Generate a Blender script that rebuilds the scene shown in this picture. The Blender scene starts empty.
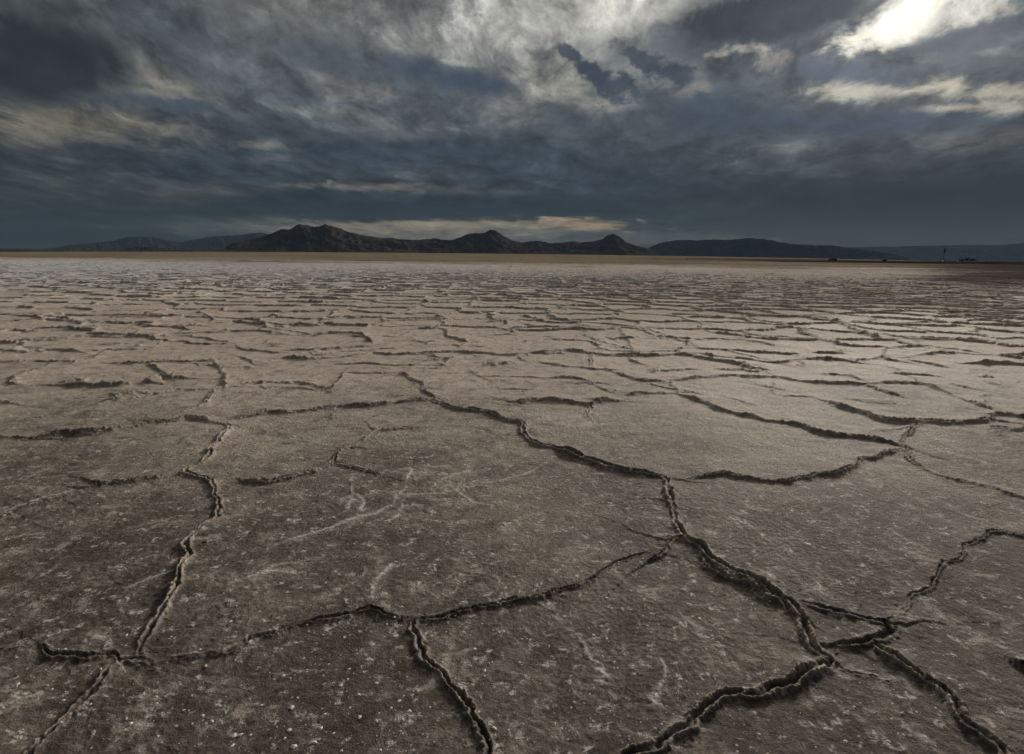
import bpy, math, random
import numpy as np
from mathutils import Matrix, Vector

random.seed(7)
rng = np.random.default_rng(11)
scene = bpy.context.scene
COL = scene.collection

# ------------------------------------------------------------------ camera
W, H = 1024, 754
FPX = 569.0
CAM_H = 1.5
PITCH = math.atan((377 - 257.35) / FPX)
ROLL = 0.01069
fwd = np.array([0, math.cos(PITCH), -math.sin(PITCH)])
rt0 = np.array([1.0, 0, 0])
up0 = np.array([0, math.sin(PITCH), math.cos(PITCH)])
rt = math.cos(ROLL) * rt0 + math.sin(ROLL) * up0
upv = -math.sin(ROLL) * rt0 + math.cos(ROLL) * up0


def pix_dir(x, y):
    d = fwd + rt * ((x - 512) / FPX) + upv * ((377 - y) / FPX)
    return d / np.linalg.norm(d)


def pix_ground(x, y):
    d = pix_dir(x, y)
    t = CAM_H / max(-d[2], 1e-4)
    return d[0] * t, d[1] * t


def pix_azel(x, y):
    d = pix_dir(x, y)
    return math.atan2(d[0], d[1]), math.asin(d[2])


cam_data = bpy.data.cameras.new("camera")
cam_data.sensor_width = 36.0
cam_data.lens = FPX / W * 36.0
cam_data.clip_start = 0.05
cam_data.clip_end = 200000
cam = bpy.data.objects.new("camera", cam_data)
COL.objects.link(cam)
m = Matrix(((rt[0], upv[0], -fwd[0], 0), (rt[1], upv[1], -fwd[1], 0), (rt[2], upv[2], -fwd[2], CAM_H), (0, 0, 0, 1)))
cam.matrix_world = m
scene.camera = cam


# ------------------------------------------------------------------ numpy noise
def _hash(ix, iy, seed):
    h = (ix.astype(np.int64) * 374761393 + iy.astype(np.int64) * 668265263 + seed * 1442695041) & 0xFFFFFFFF
    h = ((h ^ (h >> 13)) * 1274126177) & 0xFFFFFFFF
    return (h ^ (h >> 16)) & 0xFFFFFFFF


_ga = np.arange(256) * (2 * math.pi / 256)
_GX, _GY = np.cos(_ga).astype(np.float32), np.sin(_ga).astype(np.float32)


def perlin(x, y, seed=0):
    ix = np.floor(x).astype(np.int32)
    iy = np.floor(y).astype(np.int32)
    fx = (x - ix).astype(np.float32)
    fy = (y - iy).astype(np.float32)
    ux = fx * fx * fx * (fx * (fx * 6 - 15) + 10)
    uy = fy * fy * fy * (fy * (fy * 6 - 15) + 10)

    def g(dx, dy):
        k = (_hash(ix + dx, iy + dy, seed) & 255).astype(np.int32)
        return _GX[k] * (fx - dx) + _GY[k] * (fy - dy)
    a = g(0, 0); b = g(1, 0)
    top = a + ux * (b - a)
    a = g(0, 1); b = g(1, 1)
    bot = a + ux * (b - a)
    return (top + uy * (bot - top)) * 1.5


def fbm(x, y, seed, octv=3, gain=0.5, lac=2.03):
    s = 0; amp = 1.0
    for o in range(octv):
        s = s + amp * perlin(x, y, seed + o * 17)
        x = x * lac + 3.7; y = y * lac + 1.3
        amp *= gain
    return s


def smooth(a, b, x):
    t = np.clip((x - a) / (b - a), 0, 1)
    return t * t * (3 - 2 * t)


# ------------------------------------------------------------------ materials helpers
def new_mat(name):
    mt = bpy.data.materials.new(name)
    mt.use_nodes = True
    return mt, mt.node_tree, mt.node_tree.nodes["Principled BSDF"]


def N(nt, kind, **kw):
    n = nt.nodes.new(kind)
    for k, v in kw.items():
        setattr(n, k, v)
    return n


def noise_node(nt, vec, scale, detail=6, rough=0.55, lac=2.0, dist=0.0):
    n = N(nt, "ShaderNodeTexNoise")
    n.inputs["Scale"].default_value = scale
    n.inputs["Detail"].default_value = detail
    n.inputs["Roughness"].default_value = rough
    n.inputs["Lacunarity"].default_value = lac
    n.inputs["Distortion"].default_value = dist
    if vec is not None:
        nt.links.new(vec, n.inputs["Vector"])
    return n


def maprange(nt, val, a, b, c=0.0, d=1.0, interp="SMOOTHSTEP"):
    n = N(nt, "ShaderNodeMapRange", interpolation_type=interp)
    nt.links.new(val, n.inputs["Value"])
    n.inputs["From Min"].default_value = a
    n.inputs["From Max"].default_value = b
    n.inputs["To Min"].default_value = c
    n.inputs["To Max"].default_value = d
    return n.outputs["Result"]


def math_node(nt, op, a, b=None, clamp=False):
    n = N(nt, "ShaderNodeMath", operation=op, use_clamp=clamp)
    for i, v in enumerate((a, b)):
        if v is None:
            continue
        if isinstance(v, (int, float)):
            n.inputs[i].default_value = v
        else:
            nt.links.new(v, n.inputs[i])
    return n.outputs[0]


def vmath(nt, op, a, b=None, scale=None):
    n = N(nt, "ShaderNodeVectorMath", operation=op)
    for i, v in enumerate((a, b)):
        if v is None:
            continue
        if isinstance(v, (tuple, list)):
            n.inputs[i].default_value = v
        else:
            nt.links.new(v, n.inputs[i])
    if scale is not None:
        n.inputs["Scale"].default_value = scale
    return n.outputs["Value"] if op == "LENGTH" else n.outputs["Vector"]


def mixc(nt, fac, a, b, blend="MIX"):
    n = N(nt, "ShaderNodeMix", data_type="RGBA", blend_type=blend)
    if isinstance(fac, (int, float)):
        n.inputs[0].default_value = fac
    else:
        nt.links.new(fac, n.inputs[0])
    for i, v in ((6, a), (7, b)):
        if isinstance(v, (tuple, list)):
            n.inputs[i].default_value = tuple(v)[:3] + (1,)
        else:
            nt.links.new(v, n.inputs[i])
    return n.outputs[2]


def lin(c):
    return tuple(((v / 255) / 12.92 if v <= 10 else ((v / 255 + 0.055) / 1.055) ** 2.4) for v in c)


def simple_mat(name, col, rough=0.7, var=0.25, scale=3.0):
    mt, nt, b = new_mat(name)
    tc = N(nt, "ShaderNodeTexCoord")
    n = noise_node(nt, tc.outputs["Object"], scale, 5)
    f = maprange(nt, n.outputs["Fac"], 0.3, 0.7)
    c = mixc(nt, f, tuple(v * (1 - var) for v in col), tuple(min(1, v * (1 + var)) for v in col))
    nt.links.new(c, b.inputs["Base Color"])
    b.inputs["Roughness"].default_value = rough
    return mt


# ------------------------------------------------------------------ traced cracks (read off the photograph, laid out on the playa)
# (points, ridge height cm, raised far edge cm, gap width cm)
CR = [
 ([(230,422),(228,430),(220,439),(212,450),(200,462),(187,470),(197,475),(210,484),(219,497),(220,502),(215,517),(203,527),(194,537),(189,554),(182,569),(175,584),(173,599),(167,618),(157,633),(148,648),(145,658)], 2.6,0.6,1.3),
 ([(152,663),(135,661),(123,663),(108,675),(98,689),(89,704),(81,714),(72,726),(57,743),(45,755),(20,790)], 1.5,1.2,1.3),
 ([(40,645),(52,653),(67,658),(88,659),(108,660),(123,663)], 1.2,1.4,1.1),
 ([(-30,655),(0,650),(40,645)], 0.8,0.2,0.2),
 ([(148,664),(175,661),(202,657),(229,652),(256,641),(286,633),(313,623),(337,618),(349,616),(372,609),(396,616),(418,617)], 1.0,1.5,0.5),
 ([(418,617),(443,618),(467,611),(494,604),(524,599),(547,598),(564,589),(585,582)], 1.3,2.0,0.6),
 ([(585,582),(595,577),(611,566),(625,557),(642,552),(659,554)], 0.7,1.6,0.9),
 ([(421,616),(422,631),(423,648),(424,662),(435,675),(443,689),(456,702),(467,716),(475,732),(480,749),(500,790)], 2.2,0.3,1.2),
 ([(436,400),(449,407),(457,409),(486,413),(496,417),(506,421),(521,422),(522,434),(534,445),(552,447)], 2.6,2.0,1.5),
 ([(552,447),(562,452),(579,457),(596,464),(609,469),(626,473),(643,475),(659,477)], 2.4,4.2,1.8),
 ([(659,477),(664,481),(668,489),(671,499),(671,502),(677,517),(679,534),(680,539)], 3.2,1.6,2.0),
 ([(654,558),(659,554),(665,544),(674,540),(684,540)], 2.4,3.4,1.0),
 ([(680,537),(697,547),(708,559),(718,567),(734,576),(751,586),(765,593),(777,603),(792,609),(802,615)], 3.2,3.2,2.4),
 ([(700,556),(716,573),(738,582),(757,592),(775,604),(790,612)], 2.6,0.5,1.2),
 ([(802,615),(807,628),(809,638),(810,648),(819,655),(829,660)], 3.4,0.8,2.0),
 ([(829,660),(822,665),(812,663),(795,672),(775,684),(755,693),(734,697),(714,704),(697,716),(684,725),(672,732),(655,741),(638,751),(600,775)], 2.6,1.6,2.0),
 ([(798,606),(819,609),(836,613),(852,618),(869,623),(886,623)], 2.2,3.4,1.2),
 ([(886,623),(888,630),(883,638),(873,643),(856,646),(842,645)], 1.2,3.6,2.2),
 ([(886,621),(900,613),(910,598),(923,588),(940,571),(958,557),(962,552),(980,540),(997,532),(1021,537),(1060,545)], 1.4,0.8,0.7),
 ([(879,645),(893,655),(906,665),(923,679),(940,694),(953,709),(967,726),(987,739),(997,753),(1020,775)], 2.4,2.4,1.5),
 ([(829,662),(852,672),(886,682)], 0.9,0.3,0.4),
 ([(502,412),(516,405),(536,402),(559,402),(589,405),(602,402),(623,402)], 1.6,3.2,0.8),
 ([(594,403),(588,413),(591,420)], 2.4,0.8,1.4),
 ([(623,397),(643,394),(663,393),(679,393)], 1.4,2.0,0.5),
 ([(666,380),(671,384),(676,390),(683,395)], 2.2,1.0,1.0),
 ([(594,352),(592,357),(591,363),(596,370)], 4.0,0.6,1.8),
 ([(616,373),(633,379),(656,382),(669,384)], 2.0,2.2,0.8),
 ([(342,373),(375,374),(399,374),(409,378),(422,384),(420,390)], 2.4,1.5,0.9),
 ([(402,374),(414,368),(429,362),(445,360),(462,360)], 2.4,1.8,1.0),
 ([(372,353),(395,355),(425,354),(450,353),(476,354),(509,356),(529,354),(549,353),(572,351),(596,355),(629,356),(656,356),(684,355),(720,357)], 2.2,3.2,0.8),
 ([(250,417),(274,413),(297,414),(321,410),(341,408),(369,407),(395,404)], 1.8,3.6,0.8),
 ([(245,480),(267,482),(291,479),(311,474),(327,467),(337,462),(341,452),(352,447),(365,440),(377,432),(392,431),(418,427)], 2.2,1.6,1.0),
 ([(333,465),(352,469),(362,472),(385,478)], 1.4,1.5,0.6),
 ([(30,440),(50,437),(80,436),(103,434),(127,430),(150,425),(174,422),(200,420),(220,423)], 1.4,3.4,0.7),
 ([(174,419),(187,414),(200,407),(210,399),(214,390)], 2.6,1.2,1.2),
 ([(70,387),(100,388),(124,387),(144,384),(160,379),(170,380),(180,373)], 2.4,4.2,1.2),
 ([(117,363),(150,363),(194,363),(214,362),(240,358)], 2.4,2.6,0.8),
 ([(183,471),(160,477),(134,482),(100,487),(60,500),(34,507),(0,518),(-40,530)], 1.2,3.0,0.5),
 ([(-30,402),(0,403),(10,404)], 2.2,3.0,1.0),
 ([(13,377),(40,370),(63,362),(87,355),(107,352),(147,350)], 2.2,2.0,0.8),
 ([(-40,354),(0,353),(27,353),(50,350),(80,353)], 2.2,3.0,0.8),
 ([(224,390),(240,388),(254,385),(287,384),(301,384),(321,388),(334,390)], 1.8,1.8,0.6),
 ([(307,380),(321,374),(334,370)], 2.4,1.0,0.9),
 ([(254,365),(284,359),(307,360),(334,358)], 2.2,3.2,0.8),
 ([(291,351),(314,351),(341,349),(372,346)], 2.2,3.2,0.8),
 ([(234,345),(244,350),(267,352)], 3.2,1.5,0.8),
 ([(-40,345),(0,343),(33,341),(67,339),(93,337)], 2.2,3.6,0.8),
 ([(137,337),(157,338),(180,337),(197,338)], 2.6,3.0,0.8),
 ([(137,336),(140,331),(167,327),(194,326),(214,321),(206,316),(197,312)], 3.0,2.6,0.8),
 ([(214,333),(240,331),(264,328)], 2.8,3.8,0.8),
 ([(3,330),(20,332),(43,331),(80,329),(110,327),(134,325)], 2.8,3.0,0.8),
 ([(234,322),(264,325),(294,326),(324,326)], 3.0,4.0,0.8),
 ([(17,316),(60,319),(77,321),(110,318),(150,317),(187,317)], 3.2,4.0,0.8),
 ([(314,336),(341,334),(362,336),(372,343)], 3.4,3.4,0.8),
 ([(415,330),(445,330),(447,337),(459,340),(467,343)], 3.2,3.0,1.0),
 ([(456,328),(476,324),(496,322),(516,321)], 3.0,3.0,0.8),
 ([(522,316),(539,321),(562,323),(590,323)], 3.0,3.6,0.8),
 ([(509,330),(542,328),(569,329),(596,331),(619,329)], 2.8,4.0,0.8),
 ([(380,323),(409,321),(452,319)], 3.0,3.2,0.8),
 ([(584,335),(602,343),(633,350)], 2.6,1.5,0.8),
 ([(633,327),(656,333),(683,342)], 2.6,2.0,0.8),
 ([(482,377),(510,377),(529,378),(546,379)], 1.4,1.4,0.5),
 ([(594,385),(609,392),(626,394)], 1.4,1.0,0.5),
 ([(762,303),(784,307),(810,310),(817,318),(837,323),(850,329),(860,333),(880,339)], 4.2,5.2,1.2),
 ([(880,336),(910,340),(920,346)], 2.8,3.0,0.8),
 ([(916,340),(946,341),(973,339),(999,343),(1024,347),(1060,351)], 2.6,3.0,0.8),
 ([(711,332),(734,336),(752,339),(784,340),(823,341),(843,346),(870,348),(885,349),(883,358),(896,361)], 3.0,3.2,1.0),
 ([(886,349),(916,347),(943,349),(973,353)], 2.4,2.6,0.8),
 ([(807,360),(830,361),(853,363)], 2.4,3.8,0.8),
 ([(890,369),(898,372),(906,376)], 2.6,2.0,0.8),
 ([(870,385),(896,384),(920,385),(936,389),(960,399),(973,405),(996,413)], 2.0,2.6,0.8),
 ([(950,385),(973,389)], 2.0,2.0,0.6),
 ([(976,364),(999,364),(1024,366),(1060,369)], 3.0,5.0,0.8),
 ([(830,404),(853,412),(873,418),(893,424),(913,425),(936,424),(960,425),(983,423),(999,416),(1024,419),(1060,424)], 2.2,3.2,1.0),
 ([(913,426),(910,434),(902,439),(905,449),(913,462),(923,468)], 2.6,0.8,1.2),
 ([(734,413),(767,421),(790,425),(823,434),(857,439),(883,443),(903,448)], 2.0,2.6,0.7),
 ([(903,451),(883,456),(860,461),(852,469),(837,476),(817,476),(784,482),(740,478),(717,476),(684,479)], 1.8,2.2,0.6),
 ([(923,469),(950,477),(983,486),(1019,497),(1060,512)], 0.9,0.9,0.3),
 ([(704,378),(720,377),(734,376)], 1.8,2.2,0.6),
 ([(774,378),(786,379),(800,381)], 1.8,2.2,0.6),
 ([(690,348),(724,351),(744,356),(777,363)], 2.4,1.8,0.7),
 ([(757,385),(790,391)], 1.6,1.2,0.5),
 ([(850,322),(890,325),(930,322)], 3.0,3.6,0.8),
 ([(969,321),(993,320),(1023,324)], 3.2,4.4,0.8),
 ([(150, 363), (160, 370), (170, 379)], 1.6,2.4,0.7),
 ([(147, 350), (163, 344), (180, 338)], 1.6,2.4,0.7),
 ([(80, 353), (94, 352), (107, 352)], 1.6,2.4,0.7),
 ([(93, 337), (115, 338), (137, 337)], 1.6,2.4,0.7),
 ([(240, 358), (248, 361), (254, 365)], 1.6,2.4,0.7),
 ([(334, 390), (339, 381), (342, 374)], 1.6,2.4,0.7),
 ([(334, 358), (352, 356), (372, 353)], 1.6,2.4,0.7),
 ([(264, 328), (290, 332), (314, 336)], 1.6,2.4,0.7),
 ([(197, 338), (215, 341), (234, 345)], 1.6,2.4,0.7),
 ([(267, 352), (279, 353), (291, 351)], 1.6,2.4,0.7),
 ([(395, 404), (415, 401), (436, 400)], 1.6,2.4,0.7),
 ([(420, 390), (429, 396), (436, 400)], 1.6,2.4,0.7),
 ([(462, 360), (470, 357), (476, 354)], 1.6,2.4,0.7),
 ([(467, 343), (460, 348), (450, 353)], 1.6,2.4,0.7),
 ([(720, 357), (748, 360), (777, 363), (807, 360)], 1.6,2.4,0.7),
 ([(853, 363), (868, 361), (883, 358)], 1.6,2.4,0.7),
 ([(906, 376), (914, 380), (920, 385)], 1.6,2.4,0.7),
 ([(734, 376), (755, 378), (774, 378)], 1.6,2.4,0.7),
 ([(800, 381), (835, 384), (870, 385)], 1.6,2.4,0.7),
 ([(683, 395), (708, 404), (734, 413)], 1.6,2.4,0.7),
 ([(669, 384), (686, 380), (704, 378)], 1.6,2.4,0.7),
 ([(0, 437), (15, 439), (30, 440)], 1.6,2.4,0.7),
 ([(214, 362), (224, 376), (224, 390)], 1.6,2.4,0.7),
 ([(133, 325), (150, 327), (167, 327)], 1.6,2.4,0.7),
 ([(372, 343), (396, 338), (415, 330)], 1.6,2.4,0.7),
 ([(516, 321), (530, 326), (542, 328)], 1.6,2.4,0.7),
 ([(590, 323), (612, 325), (633, 327)], 1.6,2.4,0.7),
 ([(619, 329), (628, 341), (633, 350)], 1.6,2.4,0.7),
 ([(546, 379), (575, 380), (594, 385)], 1.6,2.4,0.7),
 ([(684,318),(711,318),(750,320),(787,324)], 3.0,3.8,0.8),
]
# pale salt-filled hairline veins
VEINS = [
 [(455,491),(469,485),(499,482),(522,474),(542,465),(552,456)],
 [(412,467),(430,469),(456,467)],
 [(392,505),(402,490),(412,467)],
 [(342,500),(356,497),(362,513)],
 [(265,551),(295,540),(320,533),(345,524),(372,517),(392,505),(404,500),(440,496),(455,491)],
 [(372,600),(380,585),(391,567)],
 [(10,510),(35,502),(70,492)],
 [(330,520),(346,512),(352,488),(348,478)],
 [(430,490),(448,478),(470,470)],
 [(890,530),(905,540),(925,552)],
 [(572,628),(582,643),(592,655)],
 [(582,643),(596,634),(610,628)],
 [(582,643),(596,662),(600,684)],
 [(646,700),(652,684),(660,664)],
 [(404,500),(398,514),(386,524)],
 [(456,490),(470,500),(492,506)],
 [(232,588),(262,578),(290,575)],
 [(730,520),(752,528),(770,540)],
 [(120,590),(150,578),(168,572)],
]

# ------------------------------------------------------------------ ground grid: polar rings about the spot where the photographer stands
th_f = 1.0
thF = np.arange(-th_f, th_f, 0.0016)
thC = np.linspace(th_f, 2 * math.pi - th_f, 120)
TH = np.concatenate([thF, thC])            # azimuth from +Y towards +X
rs = [0.06, 0.25, 0.5, 0.7, 0.85, 1.0]
while rs[-1] < 250:
    r = rs[-1]
    if r < 18:
        d = 0.0023 * r
    elif r < 40:
        d = 0.0414
    else:
        d = 0.0414 * (r / 40) ** 2
    rs.append(r + d)
while rs[-1] < 33500:
    rs.append(rs[-1] * 1.06)
R_ = np.array(rs)
nr, nt_ = len(R_), len(TH)
RR = np.repeat(R_[:, None], nt_, 1)
X = (RR * np.sin(TH)[None, :])
Y = (RR * np.cos(TH)[None, :])
NEAR = int(np.searchsorted(R_, 32.0))
MID = int(np.searchsorted(R_, 250.0))

Z = np.zeros((nr, nt_), np.float32)
VE = np.zeros((nr, nt_), np.float32)     # pale salt veins
RG = np.zeros((nr, nt_), np.float32)     # crust ridges


def catmull(p, n=4):
    p = np.array(p, float)
    q = np.vstack([2 * p[0] - p[1], p, 2 * p[-1] - p[-2]])
    out = []
    for i in range(1, len(q) - 2):
        for t in np.arange(n) / n:
            a, b, c, d = q[i - 1], q[i], q[i + 1], q[i + 2]
            out.append(0.5 * (2 * b + (c - a) * t + (2 * a - 5 * b + 4 * c - d) * t * t + (3 * b - a - 3 * c + d) * t ** 3))
    out.append(p[-1])
    return np.array(out)


xn, yn = X[:MID], Y[:MID]
# jagged warp shared by all cracks
wx = (0.034 * perlin(xn * 3.1, yn * 3.1, 14) + 0.020 * perlin(xn * 9, yn * 9, 1) + 0.008 * perlin(xn * 24, yn * 24, 2) + 0.005 * perlin(xn * 60, yn * 60, 5)).astype(np.float32)
wy = (0.034 * perlin(xn * 3.1, yn * 3.1, 15) + 0.020 * perlin(xn * 9, yn * 9, 3) + 0.008 * perlin(xn * 24, yn * 24, 4) + 0.005 * perlin(xn * 60, yn * 60, 6)).astype(np.float32)
lump = (0.85 + 0.34 * perlin(xn * 6, yn * 6, 8) + 0.16 * perlin(xn * 28, yn * 28, 9) + 0.26 * perlin(xn * 75, yn * 75, 10)).astype(np.float32)
lump = np.clip(lump, 0.2, 1.6)
open_ = smooth(-0.55, 0.1, perlin(xn * 5.5, yn * 5.5, 12) + 0.4 * perlin(xn * 17, yn * 17, 13)).astype(np.float32)
WX = (xn + wx); WY = (yn + wy)
long_ = np.clip(0.95 + 0.75 * perlin(xn * 2.3, yn * 2.3, 18) + 0.4 * perlin(xn * 5.5, yn * 5.5, 19), 0.68, 1.4).astype(np.float32)


LX, LY = (math.sin(0.45), math.cos(0.45))      # where the light comes from, on the ground


def th_index(a):
    return int(np.clip(np.searchsorted(thF, a), 0, len(thF)))


def field(pts, R):
    """distance, along, side arrays on the window around a polyline"""
    P = catmull(pts, 3)
    rr = np.hypot(P[:, 0], P[:, 1]); aa = np.arctan2(P[:, 0], P[:, 1])
    r0, r1 = max(rr.min() - R, 0.3), rr.max() + R
    i0, i1 = np.searchsorted(R_, r0), min(np.searchsorted(R_, r1), MID)
    am = R / r0 if r0 > R else 1.0
    j0, j1 = th_index(aa.min() - am), th_index(aa.max() + am)
    D = np.full((i1 - i0, j1 - j0), R, np.float32); WT = np.ones_like(D)
    S = np.zeros_like(D); A = np.zeros_like(D)
    s0 = 0.0
    for k in range(len(P) - 1):
        p, q = P[k], P[k + 1]
        L = math.hypot(*(q - p))
        if L < 1e-6:
            continue
        ra, rb = min(rr[k], rr[k + 1]) - R, max(rr[k], rr[k + 1]) + R
        a0, a1 = min(aa[k], aa[k + 1]), max(aa[k], aa[k + 1])
        e = R / max(ra, 0.3)
        u0, u1 = max(np.searchsorted(R_, ra), i0), min(np.searchsorted(R_, rb), i1)
        v0, v1 = max(th_index(a0 - e), j0), min(th_index(a1 + e), j1)
        if u1 <= u0 or v1 <= v0:
            s0 += L; continue
        gx = WX[u0:u1, v0:v1] - p[0]; gy = WY[u0:u1, v0:v1] - p[1]
        tx, ty = (q - p) / L
        t = np.clip(gx * tx + gy * ty, 0, L)
        dx = gx - t * tx; dy = gy - t * ty
        d = np.sqrt(dx * dx + dy * dy).astype(np.float32)
        nx, ny = -ty, tx
        mid = (p + q) / 2
        q_ = nx * LX + ny * LY          # the plate on the lit side rides up over the other
        if q_ < 0:
            nx, ny = -nx, -ny
        wt = min(1.0, 0.2 + 2.2 * abs(q_))
        sd = np.where(dx * nx + dy * ny > 0, 1.0, -1.0)
        sub = (slice(u0 - i0, u1 - i0), slice(v0 - j0, v1 - j0))
        b = d < D[sub]
        D[sub] = np.where(b, d, D[sub]); S[sub] = np.where(b, sd, S[sub]); A[sub] = np.where(b, s0 + t, A[sub]); WT[sub] = np.where(b, wt, WT[sub])
        s0 += L
    return (slice(i0, i1), slice(j0, j1)), D, S, A, s0, WT


def profile(D, S, hr, st, gp, lmp, opn, wid=0.0):
    """cross-section of a pressure ridge: two lips, a gap, the far plate curled up over the near one"""
    w = 0.0045 + 0.25 * gp + 0.10 * hr + wid
    base = 0.42 * hr * np.exp(-(D / (0.030 + 1.0 * hr)) ** 1.2) * (0.6 + 0.4 * lmp)        # the swollen foot of the ridge
    lips = hr * np.exp(-((D - 1.15 * gp - 0.003) / w) ** 2) * lmp
    far = np.where(S > 0, st * np.exp(-np.maximum(D - 0.01, 0) / 0.30) * (0.75 + 0.25 * lmp), -0.22 * st * np.exp(-D / 0.18))
    near_soft = np.where(S < 0, st * np.exp(-(D / (0.022 + 0.75 * st + wid)) ** 1.25) * 0.92, 0)
    gap = -(0.008 + 1.5 * gp + 0.25 * hr) * np.exp(-(D / (0.36 * gp + 0.0025)) ** 4) * opn
    lips = lips + base
    return lips + far + near_soft + gap, lips


RAD = 0.75
for pts, hr, st, gp in CR:
    g = [pix_ground(*p) for p in pts]
    sl, D, S, A, L, WT = field(g, RAD)
    rm = float(np.mean([math.hypot(*q) for q in g])); far_k = 0.80 + 0.60 * float(smooth(3.0, 8.5, rm)); hr *= 0.85; hr *= 1 - 0.25 * float(smooth(5, 9, rm))
    tap = np.clip(np.minimum(A, L - A) / 0.16, 0.0, 1) * 0.5 + 0.5
    fade = 1 - smooth(RAD * 0.55, RAD, D)
    h, lips = profile(D, S, hr * 0.0078 * tap * (0.4 + 0.6 * long_[sl]), st * 0.0090 * far_k * WT * tap * (0.25 + 0.75 * long_[sl]), gp * 0.0074 * (0.4 + 0.6 * tap), lump[sl], open_[sl])
    h = (h * fade).astype(np.float32)
    cur = Z[sl]
    Z[sl] = np.where(h < -0.004, np.minimum(cur, h), np.where(cur < -0.008, cur, np.maximum(cur, h) + 0.35 * np.minimum(cur, h)))
    RG[sl] = np.maximum(RG[sl], np.clip(lips / 0.022, 0, 1))

for pts in VEINS:
    g = [pix_ground(*p) for p in pts]
    sl, D, S, A, L, WT = field(g, 0.14)
    v = 1.0 * np.exp(-(D / (0.004 + 0.008 * lump[sl])) ** 2) * np.clip(1.6 * lump[sl] - 0.75, 0, 1) * (0.35 + 0.65 * open_[sl]) + 0.30 * np.exp(-(D / 0.03) ** 2) * np.clip(lump[sl] - 0.5, 0, 1)
    VE[sl] = np.maximum(VE[sl], v)
    Z[sl] += 0.004 * np.exp(-(D / 0.012) ** 2) * lump[sl]

# ---- the rest of the playa: polygonal salt plates
CELL = 1.55
pw = 1.0 * CELL
bx = (xn + 0.20 * perlin(xn * 1.3, yn * 1.3, 21) + 0.07 * perlin(xn * 4, yn * 4, 23) + 2.0 * wx) / CELL
by = (yn + 0.20 * perlin(xn * 1.3, yn * 1.3, 22) + 0.07 * perlin(xn * 4, yn * 4, 24) + 2.0 * wy) / CELL
bx = bx.astype(np.float32); by = by.astype(np.float32)
cx = np.floor(bx).astype(np.int32); cy = np.floor(by).astype(np.int32)
big = np.float32(1e9)
F1 = np.full(bx.shape, big, np.float32); F2 = F1.copy()
ax = np.zeros_like(F1); ay = np.zeros_like(F1); a2x = np.zeros_like(F1); a2y = np.zeros_like(F1)
id1 = np.zeros(bx.shape, np.int64); id2 = np.zeros(bx.shape, np.int64)
for dx in (-2, -1, 0, 1, 2):
    for dy in (-2, -1, 0, 1, 2):
        if abs(dx) == 2 and abs(dy) == 2:
            continue
        ix = cx + dx; iy = cy + dy
        hh = _hash(ix, iy, 91)
        px = ix + 0.16 + 0.68 * ((hh & 1023) / 1023.0).astype(np.float32)
        py = iy + 0.16 + 0.68 * (((hh >> 10) & 1023) / 1023.0).astype(np.float32)
        d = (px - bx) ** 2 + (py - by) ** 2
        c1 = d < F1
        c2 = (~c1) & (d < F2)
        F2 = np.where(c1, F1, np.where(c2, d, F2)); a2x = np.where(c1, ax, np.where(c2, px, a2x)); a2y = np.where(c1, ay, np.where(c2, py, a2y)); id2 = np.where(c1, id1, np.where(c2, hh, id2))
        F1 = np.where(c1, d, F1); ax = np.where(c1, px, ax); ay = np.where(c1, py, ay); id1 = np.where(c1, hh, id1)
ex = a2x - ax; ey = a2y - ay
el = np.sqrt(ex * ex + ey * ey) + 1e-6
D = np.maximum((((ax + a2x) / 2 - bx) * ex + ((ay + a2y) / 2 - by) * ey) / el, 0) * CELL
qs = ((ax - a2x) * LX + (ay - a2y) * LY) / el
S = np.where(qs > 0, 1.0, -1.0)
WTp = np.minimum(1.0, 0.2 + 2.2 * np.abs(qs))
eid = _hash((id1 + id2) & 0x7FFFFFFF, (id1 ^ id2), 5)
e1 = ((eid & 255) / 255.0).astype(np.float32); e2 = (((eid >> 8) & 255) / 255.0).astype(np.float32)
del F1, F2, a2x, a2y, id1, id2, ex, ey, el
patch = smooth(-0.5, 0.35, fbm(xn * 0.09, yn * 0.09, 31, 2) + 0.6 * perlin(xn * 0.9, yn * 0.9, 33))
vis = np.where(e1 < 0.94, 0.82 + 0.30 * e2, 0.50) * (0.85 + 0.2 * patch) 
big_r = smooth(0.86, 0.97, ((eid >> 16) & 255) / 255.0)
grow = smooth(9, 26, np.hypot(xn, yn))
hr = 0.015 * vis * (1 + 0.4 * grow + 0.6 * big_r * grow)
st = 0.037 * WTp * vis * (1 + 0.5 * grow + 0.8 * big_r * grow) * (0.8 + 0.4 * e2)
rad0 = np.hypot(xn, yn)
lf = smooth(6, 16, rad0)
lumpP = lump * (1 - lf) + lf * np.clip(0.90 + 0.40 * perlin(xn * 1.7, yn * 1.7, 16) + 0.14 * perlin(xn * 5, yn * 5, 17), 0.68, 1.25)
hp, lp = profile(D, S, hr, st, 0.007 + 0.004 * e2, lumpP, open_ * (1 - lf * 0.7), 0.0006 * rad0 * lf)
hp = hp * (1 - smooth(0.45, 0.8, D))
az = np.arctan2(xn, yn)
rad = np.hypot(xn, yn)
dw = 0.8 * perlin(xn * 0.8, yn * 0.8, 41)
wproc = np.maximum(smooth(10.6, 12.6, rad + dw), smooth(0.76, 0.84, np.abs(az) + 0.02 * dw))
wproc = np.maximum(wproc, 1 - smooth(0.9, 1.15, yn + 0.1 * dw))
minor = 0.80 * smooth(4.0, 9.0, rad) * smooth(-0.45, 0.25, perlin(xn * 1.6, yn * 1.6, 45))
wproc = np.maximum(wproc, minor)
hp = (hp * wproc).astype(np.float32)
Z[:MID] = np.where(hp < -0.004, np.minimum(Z[:MID], hp), np.maximum(Z[:MID], hp) + 0.3 * np.minimum(Z[:MID], hp))
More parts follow.
